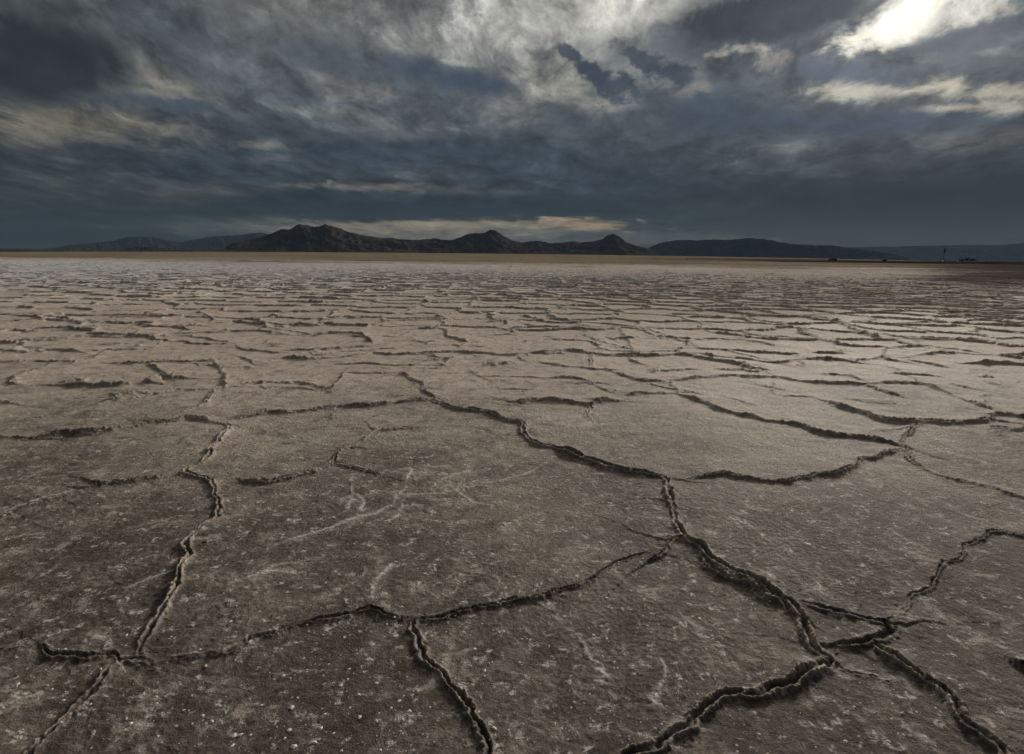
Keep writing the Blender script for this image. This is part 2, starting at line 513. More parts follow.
RG[:MID] = np.maximum(RG[:MID], np.clip(lp / 0.03, 0, 1) * wproc) * (1 - 0.85 * smooth(3.5, 8, rad0))

# ---- surface relief: low swells, lumps, efflorescence grain
Z[:MID] += (0.014 * perlin(xn * 0.7, yn * 0.7, 51) + 0.008 * perlin(xn * 2.1, yn * 2.1, 52)).astype(np.float32)
lowp = smooth(-0.3, 0.5, perlin(xn * 1.1, yn * 1.1, 57))
Z[:MID] += ((0.0036 * perlin(xn * 7, yn * 7, 53) + 0.0028 * np.abs(perlin(xn * 19, yn * 19, 54)) + 0.0016 * perlin(xn * 46, yn * 46, 55) * (rad < 14)) * (0.6 + 0.7 * lowp)).astype(np.float32)
# mid-distance pressure mounds and hummocks
gd = smooth(45, 110, rad)
mound = np.clip(fbm(xn * 0.11 + 7, yn * 0.19, 61, 4, 0.55) - 0.32, 0, 1)
Z[:MID] += (0.22 * mound * gd).astype(np.float32)
# the sheet rises gently towards the foot of the hills
xf, yf = X[MID:], Y[MID:]
azf = np.arctan2(xf, yf)
rf = np.hypot(xf, yf)
pxf = 512 + FPX * np.tan(np.clip(azf, -1.2, 1.2))
rise_px = np.clip(3.5 * (1 - ((pxf - 500) / 520) ** 2), 0, 4)
Z[MID:] += (smooth(700, 3200, rf) * rise_px / FPX * 3200 * np.cos(azf) * 0.98 + 0.25 * fbm(xf * 0.004, yf * 0.004, 71, 3) * smooth(250, 600, rf)).astype(np.float32)

# ---- build the ground mesh
nv = nr * nt_
co = np.empty((nv + 1, 3), np.float32)
co[:nv, 0] = X.ravel(); co[:nv, 1] = Y.ravel(); co[:nv, 2] = Z.ravel()
co[nv] = (0, 0, 0)
i = np.arange(nr - 1)[:, None] * nt_
j = np.arange(nt_)[None, :]
jn = (j + 1) % nt_
quads = np.stack([i + j, i + nt_ + j, i + nt_ + jn, i + jn], -1).reshape(-1, 4)
tri = np.stack([np.full(nt_, nv), np.arange(nt_), (np.arange(nt_) + 1) % nt_], -1)
nq, n3 = len(quads), len(tri)
me = bpy.data.meshes.new("ground")
me.vertices.add(nv + 1)
me.vertices.foreach_set("co", co.ravel())
me.loops.add(nq * 4 + n3 * 3)
me.loops.foreach_set("vertex_index", np.concatenate([quads[:, ::-1].ravel(), tri[:, ::-1].ravel()]).astype(np.int32) if False else np.concatenate([quads.ravel(), tri.ravel()]).astype(np.int32))
me.polygons.add(nq + n3)
me.polygons.foreach_set("loop_start", np.concatenate([np.arange(nq) * 4, nq * 4 + np.arange(n3) * 3]).astype(np.int32))
me.polygons.foreach_set("use_smooth", np.ones(nq + n3, bool))
for nm, arr in (("vein", VE), ("ridge", RG)):
    at = me.attributes.new(nm, "FLOAT", "POINT")
    at.data.foreach_set("value", np.append(arr.ravel(), 0).astype(np.float32))
me.update(calc_edges=True)
me.validate()
ground = bpy.data.objects.new("ground", me)
COL.objects.link(ground)
ground["kind"] = "structure"
ground["label"] = "cracked salt playa of polygonal crust plates reaching the horizon"
if me.polygons[0].normal.z < 0:
    me.flip_normals()


def ground_z(x, y):
    r = math.hypot(x, y); a = math.atan2(x, y)
    ii = min(int(np.searchsorted(R_, r)), nr - 1)
    if abs(a) < th_f:
        jj = min(int(np.searchsorted(thF, a)), len(thF) - 1)
    else:
        jj = len(thF)
    return float(Z[ii, jj])


# ---- ground material
mt, nt, bs = new_mat("salt_crust")
geo = N(nt, "ShaderNodeNewGeometry")
pos = geo.outputs["Position"]
sep = N(nt, "ShaderNodeSeparateXYZ"); nt.links.new(pos, sep.inputs[0])
dist = vmath(nt, "LENGTH", pos)
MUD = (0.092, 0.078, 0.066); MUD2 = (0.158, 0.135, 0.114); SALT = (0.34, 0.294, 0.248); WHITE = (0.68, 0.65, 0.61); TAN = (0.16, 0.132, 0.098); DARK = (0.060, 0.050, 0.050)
n1 = noise_node(nt, pos, 0.9, 8, 0.6)
n2 = noise_node(nt, pos, 6.5, 8, 0.65, dist=0.6)
n3_ = noise_node(nt, pos, 45, 6, 0.7)
n4 = noise_node(nt, pos, 170, 3, 0.6)
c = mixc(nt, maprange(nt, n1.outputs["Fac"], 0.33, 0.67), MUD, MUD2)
c = mixc(nt, maprange(nt, n2.outputs["Fac"], 0.40, 0.66, 0, 0.55), c, SALT)
c = mixc(nt, maprange(nt, n3_.outputs["Fac"], 0.36, 0.58, 0.65, 0.0), c, tuple(v * 0.62 for v in MUD))
n5 = noise_node(nt, pos, 20, 9, 0.68, dist=0.4)
n6 = noise_node(nt, pos, 9, 7, 0.62, dist=0.8)
c = mixc(nt, maprange(nt, n5.outputs["Fac"], 0.50, 0.68, 0, 0.6), c, SALT)
n7 = noise_node(nt, pos, 2.6, 8, 0.66, dist=0.5)
c = mixc(nt, maprange(nt, n7.outputs["Fac"], 0.42, 0.62, 0.55, 0.0), c, tuple(v * 0.8 for v in MUD))
c = mixc(nt, maprange(nt, n6.outputs["Fac"], 0.47, 0.34, 0, 0.6), c, tuple(v * 0.55 for v in MUD))
n8 = noise_node(nt, pos, 5.2, 9, 0.70, dist=1.2)
c = mixc(nt, maprange(nt, n8.outputs["Fac"], 0.52, 0.68, 0, 0.75), c, (0.44, 0.395, 0.345))
c = mixc(nt, maprange(nt, n8.outputs["Fac"], 0.46, 0.34, 0, 0.55), c, tuple(v * 0.62 for v in MUD))
# damp olive and rusty-purple tints in the mud
tint = noise_node(nt, pos, 1.7, 7, 0.65, dist=0.8)
c = mixc(nt, maprange(nt, tint.outputs["Fac"], 0.50, 0.66, 0, 0.9), c, mixc(nt, 1.0, c, (1.04, 0.98, 0.97), "MULTIPLY"))
c = mixc(nt, maprange(nt, tint.outputs["Fac"], 0.50, 0.34, 0, 0.9), c, mixc(nt, 1.0, c, (0.93, 0.95, 0.91), "MULTIPLY"))
# pale efflorescence: patches and flecks
fl = noise_node(nt, pos, 14, 5, 0.6, dist=0.3)
flm = math_node(nt, "MULTIPLY", maprange(nt, fl.outputs["Fac"], 0.55, 0.64), maprange(nt, n3_.outputs["Fac"], 0.42, 0.62))
c = mixc(nt, math_node(nt, "MULTIPLY", flm, 0.9), c, WHITE)
vo = N(nt, "ShaderNodeTexVoronoi"); vo.inputs["Scale"].default_value = 36; nt.links.new(pos, vo.inputs["Vector"])
sp = math_node(nt, "MULTIPLY", maprange(nt, vo.outputs["Distance"], 0.20, 0.08), maprange(nt, noise_node(nt, pos, 3.3, 4).outputs["Fac"], 0.46, 0.60))
wn = N(nt, "ShaderNodeSeparateColor"); nt.links.new(vo.outputs["Color"], wn.inputs[0])
sp = math_node(nt, "MULTIPLY", sp, maprange(nt, wn.outputs[0], 0.55, 0.62))
c = mixc(nt, math_node(nt, "MULTIPLY", sp, 0.9), c, WHITE)
av = N(nt, "ShaderNodeAttribute", attribute_name="vein")
c = mixc(nt, math_node(nt, "MULTIPLY", av.outputs["Fac"], 0.75, True), c, WHITE)
ar = N(nt, "ShaderNodeAttribute", attribute_name="ridge")
c = mixc(nt, math_node(nt, "MULTIPLY", maprange(nt, ar.outputs["Fac"], 0.25, 0.95), maprange(nt, n5.outputs["Fac"], 0.38, 0.58, 0.25, 0.8)), c, (0.46, 0.40, 0.335))
# whiter salt pan beyond the first plates, tan mud belt beyond it, dark shore mud on the right
edge = noise_node(nt, pos, 0.05, 6, 0.6)
eo = maprange(nt, edge.outputs["Fac"], 0.3, 0.7, -18, 18, "LINEAR")
yy = math_node(nt, "ADD", sep.outputs["Y"], eo)
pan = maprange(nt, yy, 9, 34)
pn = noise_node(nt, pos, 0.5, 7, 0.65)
far_pale_y = math_node(nt, "ADD", sep.outputs["Y"], maprange(nt, noise_node(nt, pos, 0.55, 6, 0.6).outputs["Fac"], 0.3, 0.7, -2.2, 2.2, "LINEAR"))
far_pale = maprange(nt, far_pale_y, 1.2, 8.5)  # muddier near plates; foreground shade is also put into the colour
c = mixc(nt, math_node(nt, "MULTIPLY", far_pale, maprange(nt, n2.outputs["Fac"], 0.3, 0.55, 0.25, 0.85)), c, (0.55, 0.472, 0.397))
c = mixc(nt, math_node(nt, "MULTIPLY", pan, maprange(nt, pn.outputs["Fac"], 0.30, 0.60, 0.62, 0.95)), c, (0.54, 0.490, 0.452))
tan = maprange(nt, math_node(nt, "ADD", yy, maprange(nt, noise_node(nt, pos, 0.03, 7, 0.65).outputs["Fac"], 0.3, 0.7, -70, 70, "LINEAR")), 70, 190)
tn = noise_node(nt, pos, 0.012, 6, 0.6)
c = mixc(nt, tan, c, mixc(nt, maprange(nt, tn.outputs["Fac"], 0.35, 0.65), TAN, (0.29, 0.24, 0.175)))
strk = noise_node(nt, vmath(nt, "MULTIPLY", pos, (0.03, 0.11, 1)), 1.0, 6, 0.62)
c = mixc(nt, math_node(nt, "MULTIPLY", maprange(nt, strk.outputs["Fac"], 0.50, 0.62), maprange(nt, yy, 70, 160, 0, 0.6)), c, (0.10, 0.085, 0.075))
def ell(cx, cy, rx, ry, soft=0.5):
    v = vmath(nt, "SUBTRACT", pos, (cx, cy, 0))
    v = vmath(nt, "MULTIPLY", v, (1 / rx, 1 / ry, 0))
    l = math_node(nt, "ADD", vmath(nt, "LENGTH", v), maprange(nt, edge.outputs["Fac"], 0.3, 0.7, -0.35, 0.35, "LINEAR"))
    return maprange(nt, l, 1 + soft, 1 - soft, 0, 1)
shore = math_node(nt, "SUBTRACT", math_node(nt, "MULTIPLY", sep.outputs["X"], math.cos(0.60)), math_node(nt, "MULTIPLY", sep.outputs["Y"], math.sin(0.60)))
shore = math_node(nt, "DIVIDE", shore, math_node(nt, "ADD", dist, 4.0))
shore = math_node(nt, "ADD", shore, maprange(nt, noise_node(nt, pos, 0.09, 6, 0.65).outputs["Fac"], 0.3, 0.7, -0.07, 0.07, "LINEAR"))
shore_dark = math_node(nt, "MULTIPLY", maprange(nt, shore, -0.04, 0.10), maprange(nt, yy, 22, 50))  # dark shore mud, with lens edge darkening put into its colour
shore_dark = math_node(nt, "MAXIMUM", shore_dark, ell(900, 900, 620, 780, 0.25))
cool_sheen = math_node(nt, "MULTIPLY", ell(-62, 62, 58, 38), 0.75)  # cool sheen on the far-left salt, put into its colour
c = mixc(nt, cool_sheen, c, mixc(nt, maprange(nt, pn.outputs["Fac"], 0.36, 0.6), (0.33, 0.335, 0.35), (0.52, 0.53, 0.55)))
c = mixc(nt, math_node(nt, "MULTIPLY", shore_dark, 0.93), c, DARK)
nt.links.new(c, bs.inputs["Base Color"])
ro = maprange(nt, n2.outputs["Fac"], 0.3, 0.7, 0.62, 0.85, "LINEAR")
nt.links.new(ro, bs.inputs["Roughness"])
nt.links.new(maprange(nt, yy, 1.0, 20, 0.07, 0.0), bs.inputs["Specular IOR Level"])
bh = math_node(nt, "ADD", math_node(nt, "MULTIPLY", n3_.outputs["Fac"], 0.010), math_node(nt, "MULTIPLY", n4.outputs["Fac"], 0.0035))
bh = math_node(nt, "ADD", bh, math_node(nt, "MULTIPLY", flm, 0.002))
bh = math_node(nt, "ADD", bh, math_node(nt, "MULTIPLY", n5.outputs["Fac"], 0.013))
bmp = N(nt, "ShaderNodeBump"); bmp.inputs["Strength"].default_value = 1.0; bmp.inputs["Distance"].default_value = 1.0
nt.links.new(bh, bmp.inputs["Height"]); nt.links.new(bmp.outputs[0], bs.inputs["Normal"])
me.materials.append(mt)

# ------------------------------------------------------------------ salt nodules lying on the crust
import bmesh
def ico(sub=1):
    b = bmesh.new(); bmesh.ops.create_icosphere(b, subdivisions=sub, radius=1)
    v = np.array([x.co[:] for x in b.verts]); f = np.array([[q.index for q in x.verts] for x in b.faces]); b.free()
    return v, f
iv, jf = ico(1)
vs, fs = [], []
clusters = [(60,690,70,30,60),(230,700,100,45,110),(270,735,80,30,60),(400,690,220,60,120),(700,620,240,70,140),(250,520,200,50,120),(180,560,80,40,70),(290,530,70,30,70),(120,500,70,20,40),(560,520,90,30,60),(520,600,80,30,70),(620,680,60,40,60),(560,700,90,40,90),(760,560,70,40,50),(860,560,90,30,60),(900,640,50,40,30),(640,620,40,30,50),(440,560,80,40,60),(330,640,60,25,60),(380,720,60,30,70),(940,600,60,40,50),(880,720,60,25,40),(600,440,60,15,40),(760,470,60,15,40)]
k = 0
for (px_, py_, sx, sy, n) in clusters:
    for _ in range(n):
        p = (rng.normal(px_, sx), min(rng.normal(py_, sy), 775))
        if p[1] < 400:
            continue
        gx, gy = pix_ground(*p)
        s = min(0.0085, 0.0009 + rng.gamma(1.1, 0.0015)) * (0.8 if py_ < 640 else 1.0)
        if px_ in (230, 270, 60):
            s *= 1.25
        sc_ = s * rng.uniform(0.7, 1.4, 3) * (1, 1, 0.55)
        v = iv * (1 + rng.uniform(-0.25, 0.25, (len(iv), 1))) * sc_
        a = rng.uniform(0, 6.28); ca, sa = math.cos(a), math.sin(a)
        v = np.stack([v[:, 0] * ca - v[:, 1] * sa + gx, v[:, 0] * sa + v[:, 1] * ca + gy, v[:, 2] + ground_z(gx, gy) + rng.uniform(-0.35, 0.15) * s], -1)
        vs.append(v); fs.append(jf + k * len(iv)); k += 1
me2 = bpy.data.meshes.new("salt_crystals")
me2.from_pydata(np.vstack(vs).tolist(), [], np.vstack(fs).tolist())
me2.materials.append(simple_mat("white_salt", (0.66, 0.63, 0.58), 0.6, 0.2, 90))
so = bpy.data.objects.new("salt_crystals", me2); COL.objects.link(so)
so["kind"] = "stuff"; so["label"] = "small white salt nodules scattered over the dark crust"; so["category"] = "salt crystals"

# crumbs of broken crust along the ridges
vs, fs = [], []; k = 0
for pts, hr_, st_, gp_ in CR:
    g = catmull([pix_ground(*p) for p in pts], 3)
    if np.hypot(*g[0]) > 7:
        continue
    for a_, b_ in zip(g[:-1], g[1:]):
        L = np.hypot(*(b_ - a_)); nn = rng.poisson(L * 12 * (hr_ + st_) / 4)
        for _ in range(nn):
            p = a_ + (b_ - a_) * rng.uniform() + rng.normal(0, 0.030, 2)
            s = min(0.009, 0.0018 + rng.gamma(1.3, 0.0013))
            v = iv * (1 + rng.uniform(-0.35, 0.35, (len(iv), 1))) * s * rng.uniform(0.5, 1.6, 3) * (1, 1, 0.45)
            vs.append(v + (p[0], p[1], ground_z(*p) + 0.2 * s)); fs.append(jf + k * len(iv)); k += 1
me3 = bpy.data.meshes.new("crust_crumbs")
me3.from_pydata(np.vstack(vs).tolist(), [], np.vstack(fs).tolist())
me3.materials.append(mt)
so = bpy.data.objects.new("crust_crumbs", me3); COL.objects.link(so)
so["kind"] = "stuff"; so["label"] = "crumbs of broken salt crust along the ridges"; so["category"] = "crust crumbs"

# ------------------------------------------------------------------ hills
def hill_mat(name, a, b):
    mt, nt, bs = new_mat(name)
    geo = N(nt, "ShaderNodeNewGeometry")
    n = noise_node(nt, geo.outputs["Position"], 0.0022, 8, 0.62)
    c = mixc(nt, maprange(nt, n.outputs["Fac"], 0.38, 0.62), a, b)
    nt.links.new(c, bs.inputs["Base Color"]); bs.inputs["Roughness"].default_value = 0.95
    bs.inputs["Specular IOR Level"].default_value = 0.0
    return mt


def hills(label, prof, Dm, depth, seed, mat, rough=1.0, ncol=520, nrow=56):
    pts = [(pix_azel(x, y)) for x, y in prof]
    a = np.array([p[0] for p in pts]); t = np.array([math.tan(p[1]) for p in pts])
    aa = np.linspace(a[0], a[-1], ncol)
    tt = np.linspace(-1, 1, nrow)
    A, T = np.meshgrid(aa, tt, indexing="ij")
    rr = Dm + T * depth
    x = rr * np.sin(A); y = rr * np.cos(A)
    k1 = 1.0 / depth
    sh = 0.012 * rough * fbm(x * k1 * 1.5, y * k1 * 1.5, seed, 3) * np.abs(T) * 2
    pr = np.interp((A + sh * 1.0).ravel(), a, t).reshape(A.shape)
    rid = 1 - np.abs(fbm(x * k1 * 2.4, y * k1 * 2.4, seed + 5, 4, 0.55))
    env = 1 - np.abs(T) ** 1.15
    jag = 1 + 0.018 * rough * fbm(aa * 160, aa * 0 + seed, seed + 3, 3)[:, None]
    hgt = np.maximum(pr, 0) * rr.clip(Dm) * 0 + np.maximum(pr, 0) * Dm
    z = hgt * jag * env * (1 - np.minimum(np.abs(T) * 3, 1) * 0.45 * (1 - rid.clip(0, 1))) + CAM_H
    edge = np.minimum(np.minimum(np.arange(ncol), np.arange(ncol)[::-1]) / 12.0, 1)[:, None]
    z = z * edge - 25 * (np.abs(T) > 0.985)
    co = np.stack([x, y, z], -1).reshape(-1, 3)
    i = np.arange(ncol - 1)[:, None] * nrow; j = np.arange(nrow - 1)[None, :]
    q = np.stack([i + j, i + j + 1, i + nrow + j + 1, i + nrow + j], -1).reshape(-1, 4)
    m_ = bpy.data.meshes.new("hills")
    m_.from_pydata(co.tolist(), [], q.tolist())
    m_.polygons.foreach_set("use_smooth", np.ones(len(q), bool))
    m_.materials.append(mat)
    m_.update()
    if m_.polygons[len(q) // 2].normal.z < 0:
        m_.flip_normals()
    o = bpy.data.objects.new("hills", m_); COL.objects.link(o)
    o["kind"] = "structure"; o["label"] = label
    return o


hm1 = hill_mat("dark_rock", (0.042, 0.037, 0.035), (0.072, 0.057, 0.049))
hm2 = hill_mat("hazy_rock", (0.030, 0.030, 0.030), (0.050, 0.045, 0.042))
P1 = [(205,253),(221,250),(235,242),(249,239.4),(264.5,236),(274,231.6),(282,228.3),(290,229),(295.7,225),(299.6,223.2),(303.5,224.4),(306.4,224),(311,225.7),(319,225.7),(325,223.8),(333,225.7),(340.6,228.3),(348.4,231.6),(356,233),(362,235),(372,236),(381.6,238),(391,237.5),(399,238.8),(415,239.6),(425.4,239),(435.5,237.8),(443,239.6),(453,239.6),(461,236.6),(468.5,233.3),(478.7,232.8),(485,232.3),(490,229.5),(495,229.7),(501.5,234),(511.7,239.9),(521.8,242.4),(532,240.9),(539.6,240.4),(549.7,243),(562.4,242.4),(572.6,241),(580,242.4),(593,241),(603,238.6),(606.9,235.3),(613,233.5),(619.5,236),(626,241.6),(636,245.5),(646,247.5),(654,250.5),(668,257)]
P2 = [(630,256),(648,248),(657.6,243.5),(667,241),(675,240),(687,239.6),(698.6,240),(714,239),(726,239.6),(737.7,238.7),(747,237.7),(755,238),(767,239),(780.6,242),(796,244),(816,245),(831,245),(840,246.5),(868,250),(895,254),(915,259)]
P3 = [(780,250),(820,246.5),(850,247),(900,246),(950,245),(1000,244.5),(1024,243),(1080,240),(1150,244),(1230,250),(1300,262)]
P4 = [(20,251),(54,247.6),(69,244.8),(86,243.3),(103,241.8),(116,240),(127,236.8),(140,236),(153,236.8),(165.6,239.6),(178.5,241.8),(189,240.5),(202,238),(215,236),(225,235.5),(239,235),(251,233),(258.6,232),(266,233),(290,238),(330,246),(360,254)]
P5 = [(-420,247),(-300,246),(-150,247),(-40,248),(0,248.6),(40,249),(80,249.6),(115,250),(127,249),(133,247.3),(146,246.6),(163,248),(190,250),(215,252.5)]
hills("dark twin-peaked desert range with a lone pointed hill in the middle distance", P1, 9500, 950, 101, hm1)
hills("long flat-topped dark ridge right of the pointed hill", P2, 15000, 800, 202, hm2, 1.4)
hills("faint low blue ridge on the far right horizon", P3, 30000, 1300, 303, hm2, 0.5)
hills("blue hazy mountain ridge far behind the dark range on the left", P4, 27000, 1500, 404, hm2, 0.6)
hills("low dark strip of foothills along the far left horizon", P5, 12500, 260, 505, hm1, 0.4)

# ------------------------------------------------------------------ things at the far shore
class MB:
    def __init__(s):
        s.b = bmesh.new()
    def box(s, cx, cy, cz, sx, sy, sz, bev=0.0):
        r = bmesh.ops.create_cube(s.b, size=1)
        for v in r["verts"]:
            v.co = (v.co.x * sx + cx, v.co.y * sy + cy, v.co.z * sz + cz)
        if bev:
            es = list({e for v in r["verts"] for e in v.link_edges})
            bmesh.ops.bevel(s.b, geom=es, offset=bev, segments=2, affect="EDGES")
        return s
    def cyl(s, p, q, r1, r2=None, n=12):
        p, q = Vector(p), Vector(q); d = q - p
        r = bmesh.ops.create_cone(s.b, cap_ends=True, segments=n, radius1=r1, radius2=r1 if r2 is None else r2, depth=d.length)
        M = Matrix.Translation((p + q) / 2) @ d.to_track_quat("Z", "Y").to_matrix().to_4x4()
        bmesh.ops.transform(s.b, matrix=M, verts=r["verts"])
        return s
    def prism(s, prof, y0, y1):
        f = [s.b.verts.new((x, y0, z)) for x, z in prof]; g = [s.b.verts.new((x, y1, z)) for x, z in prof]
        s.b.faces.new(f[::-1]); s.b.faces.new(g)
        for a in range(len(f)):
            b_ = (a + 1) % len(f); s.b.faces.new((f[a], f[b_], g[b_], g[a]))
        bmesh.ops.recalc_face_normals(s.b, faces=s.b.faces)
        return s
    def build(s, name, mat, parent=None):
        m_ = bpy.data.meshes.new(name); s.b.to_mesh(m_); s.b.free(); m_.materials.append(mat)
        o = bpy.data.objects.new(name, m_); COL.objects.link(o); o.parent = parent
        return o


def thing(name, label, cat, px, D, rotz=0, group=None, lift=0.0):
    a, _ = pix_azel(px, 258)
    x, y = D * math.sin(a), D * math.cos(a)
    o = bpy.data.objects.new(name, None); COL.objects.link(o)
    o.location = (x, y, shore_z(x, y) + lift); o.rotation_euler = (0, 0, -a + rotz)
    o["label"] = label; o["category"] = cat
    if group:
        o["group"] = group
    return o


# low earth bank of the shore on the right, its back slope running to the horizon
bank_pts = []
def shore_h(a, D):
    w = smooth(0.46, 0.68, np.asarray(a)) * 0.9 + 0.7 * smooth(0.36, 0.44, np.asarray(a))
    return w * smooth(640, 720, np.asarray(D)) * (1 - smooth(1150, 1350, np.asarray(D)))
aa = np.linspace(0.34, 1.25, 420); dd = np.linspace(630, 1380, 60)
A, Dg = np.meshgrid(aa, dd, indexing="ij")
xx, yy_ = Dg * np.sin(A), Dg * np.cos(A)
zz = 1.25 * shore_h(A, Dg) + 0.3 * fbm(xx * 0.03, yy_ * 0.05, 808, 3) * shore_h(A, Dg) - 0.45 * (shore_h(A, Dg) < 0.02)
i = np.arange(len(aa) - 1)[:, None] * len(dd); j = np.arange(len(dd) - 1)[None, :]
q = np.stack([i + j, i + j + 1, i + len(dd) + j + 1, i + len(dd) + j], -1).reshape(-1, 4)
bm_ = bpy.data.meshes.new("earth_bank"); bm_.from_pydata(np.stack([xx, yy_, zz], -1).reshape(-1, 3).tolist(), [], q.tolist())
bm_.update()
if bm_.polygons[0].normal.z < 0:
    bm_.flip_normals()
em = simple_mat("shore_earth", (0.035, 0.028, 0.022), 0.95, 0.3, 0.05)
em.node_tree.nodes["Principled BSDF"].inputs["Specular IOR Level"].default_value = 0.0
bm_.materials.append(em)
bo = bpy.data.objects.new("earth_bank", bm_); COL.objects.link(bo)
bo["kind"] = "structure"; bo["label"] = "low dark earth bank along the right-hand shore"
def shore_z(x, y):
    a, D = math.atan2(x, y), math.hypot(x, y)
    return float(1.25 * shore_h(a, D) + 0.0)

black = simple_mat("dark_paint", (0.03, 0.032, 0.035), 0.5)
grey = simple_mat("grey_steel", (0.12, 0.12, 0.12), 0.5)
white = simple_mat("white_paint", (0.80, 0.79, 0.76), 0.45, 0.05)
rubber = simple_mat("rubber", (0.02, 0.02, 0.02), 0.8)
glass = simple_mat("dark_glass", (0.02, 0.025, 0.03), 0.1)
brown = simple_mat("bark", (0.06, 0.045, 0.035), 0.9)


def vehicle_wheels(t, xs, w, r=0.5):
    for x in xs:
        for s in (-1, 1):
            wh = MB().cyl((x, s * w - 0.14, r), (x, s * w + 0.14, r), r, n=16).build("wheel", rubber, t)
            MB().cyl((x, s * w - 0.16, r), (x, s * w + 0.16, r), r * 0.5, n=12).build("rim", grey, wh)


def lorry(label, px, D, body_mat, L=9.5, hh=3.9, cat="lorry", name="lorry", rot=0.0):
    t = thing(name, label, cat, px, D, rot)
    MB().box(1.1, 0, 0.85 + (hh - 0.85) / 2, L - 2.4, 2.5, hh - 1.1, 0.06).build("cargo_box", body_mat, t)
    MB().box(0.1, 0, 0.72, L - 0.6, 1.0, 0.28).build("chassis", grey, t)
    c0 = -L / 2
    MB().prism([(c0, 0.6), (c0 + 2.1, 0.6), (c0 + 2.1, hh * 0.86), (c0 + 0.75, hh * 0.86), (c0 + 0.15, hh * 0.55)], -1.2, 1.2).build("cab", body_mat, t)
    MB().prism([(c0 + 0.12, hh * 0.56), (c0 + 0.70, hh * 0.83), (c0 + 0.66, hh * 0.83), (c0 + 0.08, hh * 0.56)], -1.05, 1.05).build("windscreen", glass, t)
    MB().box(c0 + 1.25, -1.21, hh * 0.68, 0.9, 0.03, 0.7).build("side_window", glass, t)
    vehicle_wheels(t, (c0 + 1.2, L / 2 - 2.2, L / 2 - 1.0), 1.1)
    return t


def van(label, px, D, mat, L=5.4, hh=2.3, rot=0.0):
    t = thing("van", label, "van", px, D, rot, "vehicles parked along the far shore")
    x0 = -L / 2
    MB().prism([(x0, 0.4), (L / 2, 0.4), (L / 2, hh - 0.1), (L / 2 - 0.15, hh), (x0 + 1.7, hh), (x0 + 0.9, hh * 0.58), (x0 + 0.1, hh * 0.48)], -0.95, 0.95).build("body", mat, t)
    MB().prism([(x0 + 0.93, hh * 0.60), (x0 + 1.64, hh * 0.95), (x0 + 1.60, hh * 0.95), (x0 + 0.88, hh * 0.60)], -0.8, 0.8).build("windscreen", glass, t)
    MB().box(x0 + 2.1, -0.955, hh * 0.76, 0.8, 0.02, 0.5).build("side_window", glass, t)
    vehicle_wheels(t, (x0 + 0.95, L / 2 - 1.0), 0.85, 0.36)
    return t


lorry("small dark lorry standing alone on the horizon below the long flat ridge", 833, 880, black, 9.5, 3.4)
van("dark van on the shoreline, between the dark lorry and the tall sign", 884.5, 900, black, 6.0, 2.3)
van("white van parked at the foot of the tall dark sign", 944.6, 860, white, 5.0, 2.3, 1.2)
van("small white van parked left of the bushy trees", 959.3, 900, white, 4.2, 2.0, 1.3)

t = thing("sign_post", "tall dark roadside sign on a slender pole above the right shore", "sign", 943.6, 900)
MB().cyl((0, 0, -0.3), (0, 0, 9.5), 0.28, 0.2).build("pole", grey, t)
MB().box(0, 0, 13.0, 1.7, 0.5, 6.2, 0.1).build("sign_panel", grey, t)
MB().box(0, 0, 0.1, 1.2, 1.2, 0.5, 0.05).build("base", grey, t)
t = thing("lamp_post", "thin street lamp post right of the bushy trees", "lamp post", 978, 900)
MB().cyl((0, 0, -0.2), (0, 0, 8.0), 0.16, 0.1).build("pole", grey, t)
MB().cyl((0, 0, 7.9), (1.6, 0, 8.3), 0.07).build("arm", grey, t)
MB().box(1.9, 0, 8.3, 0.8, 0.35, 0.16, 0.03).build("lamp_head", grey, t)

lm, lnt, lb = new_mat("foliage")
tc = N(lnt, "ShaderNodeTexCoord")
lc = mixc(lnt, maprange(lnt, noise_node(lnt, tc.outputs["Object"], 0.9, 4).outputs["Fac"], 0.35, 0.65), (0.045, 0.05, 0.022), (0.10, 0.095, 0.045))
lnt.links.new(lc, lb.inputs["Base Color"]); lb.inputs["Roughness"].default_value = 0.8


def tree(label, px, D, wd, ht, seed):
    t = thing("bushy_tree", label, "tree", px, D, 0, "trees on the right shore")
    r = np.random.default_rng(seed)
    tb = MB().cyl((0, 0, -0.2), (0.1, 0, ht * 0.45), 0.28, 0.18)
    for k in range(5):
        a = k * 1.26 + seed
        tb.cyl((0.05, 0, ht * 0.3), (math.cos(a) * wd * 0.3, math.sin(a) * wd * 0.3, ht * 0.7), 0.12, 0.04, 7)
    tb.build("trunk", brown, t)
    nl = 1500
    cl = r.normal(0, 1, (14, 3)); cl /= np.linalg.norm(cl, axis=1)[:, None]; cl *= r.uniform(0.3, 0.75, (14, 1))
    p = cl[r.integers(0, 14, nl)] + r.normal(0, 0.17, (nl, 3))
    p = p * (wd / 2, wd / 2, ht * 0.42) + (0, 0, ht * 0.55)
    p[:, 2] = np.clip(p[:, 2], 0.15, ht)
    u = r.normal(0, 1, (nl, 3)); u /= np.linalg.norm(u, axis=1)[:, None]
    w = np.cross(u, r.normal(0, 1, (nl, 3))); w /= np.linalg.norm(w, axis=1)[:, None]
    s = r.uniform(0.12, 0.3, (nl, 1))
    v = np.stack([p - u * s, p + w * s * 0.5, p + u * s, p - w * s * 0.5], 1).reshape(-1, 3)
    m_ = bpy.data.meshes.new("crown"); m_.from_pydata(v.tolist(), [], np.arange(nl * 4).reshape(-1, 4).tolist()); m_.materials.append(lm)
    o = bpy.data.objects.new("crown", m_); COL.objects.link(o); o.parent = t


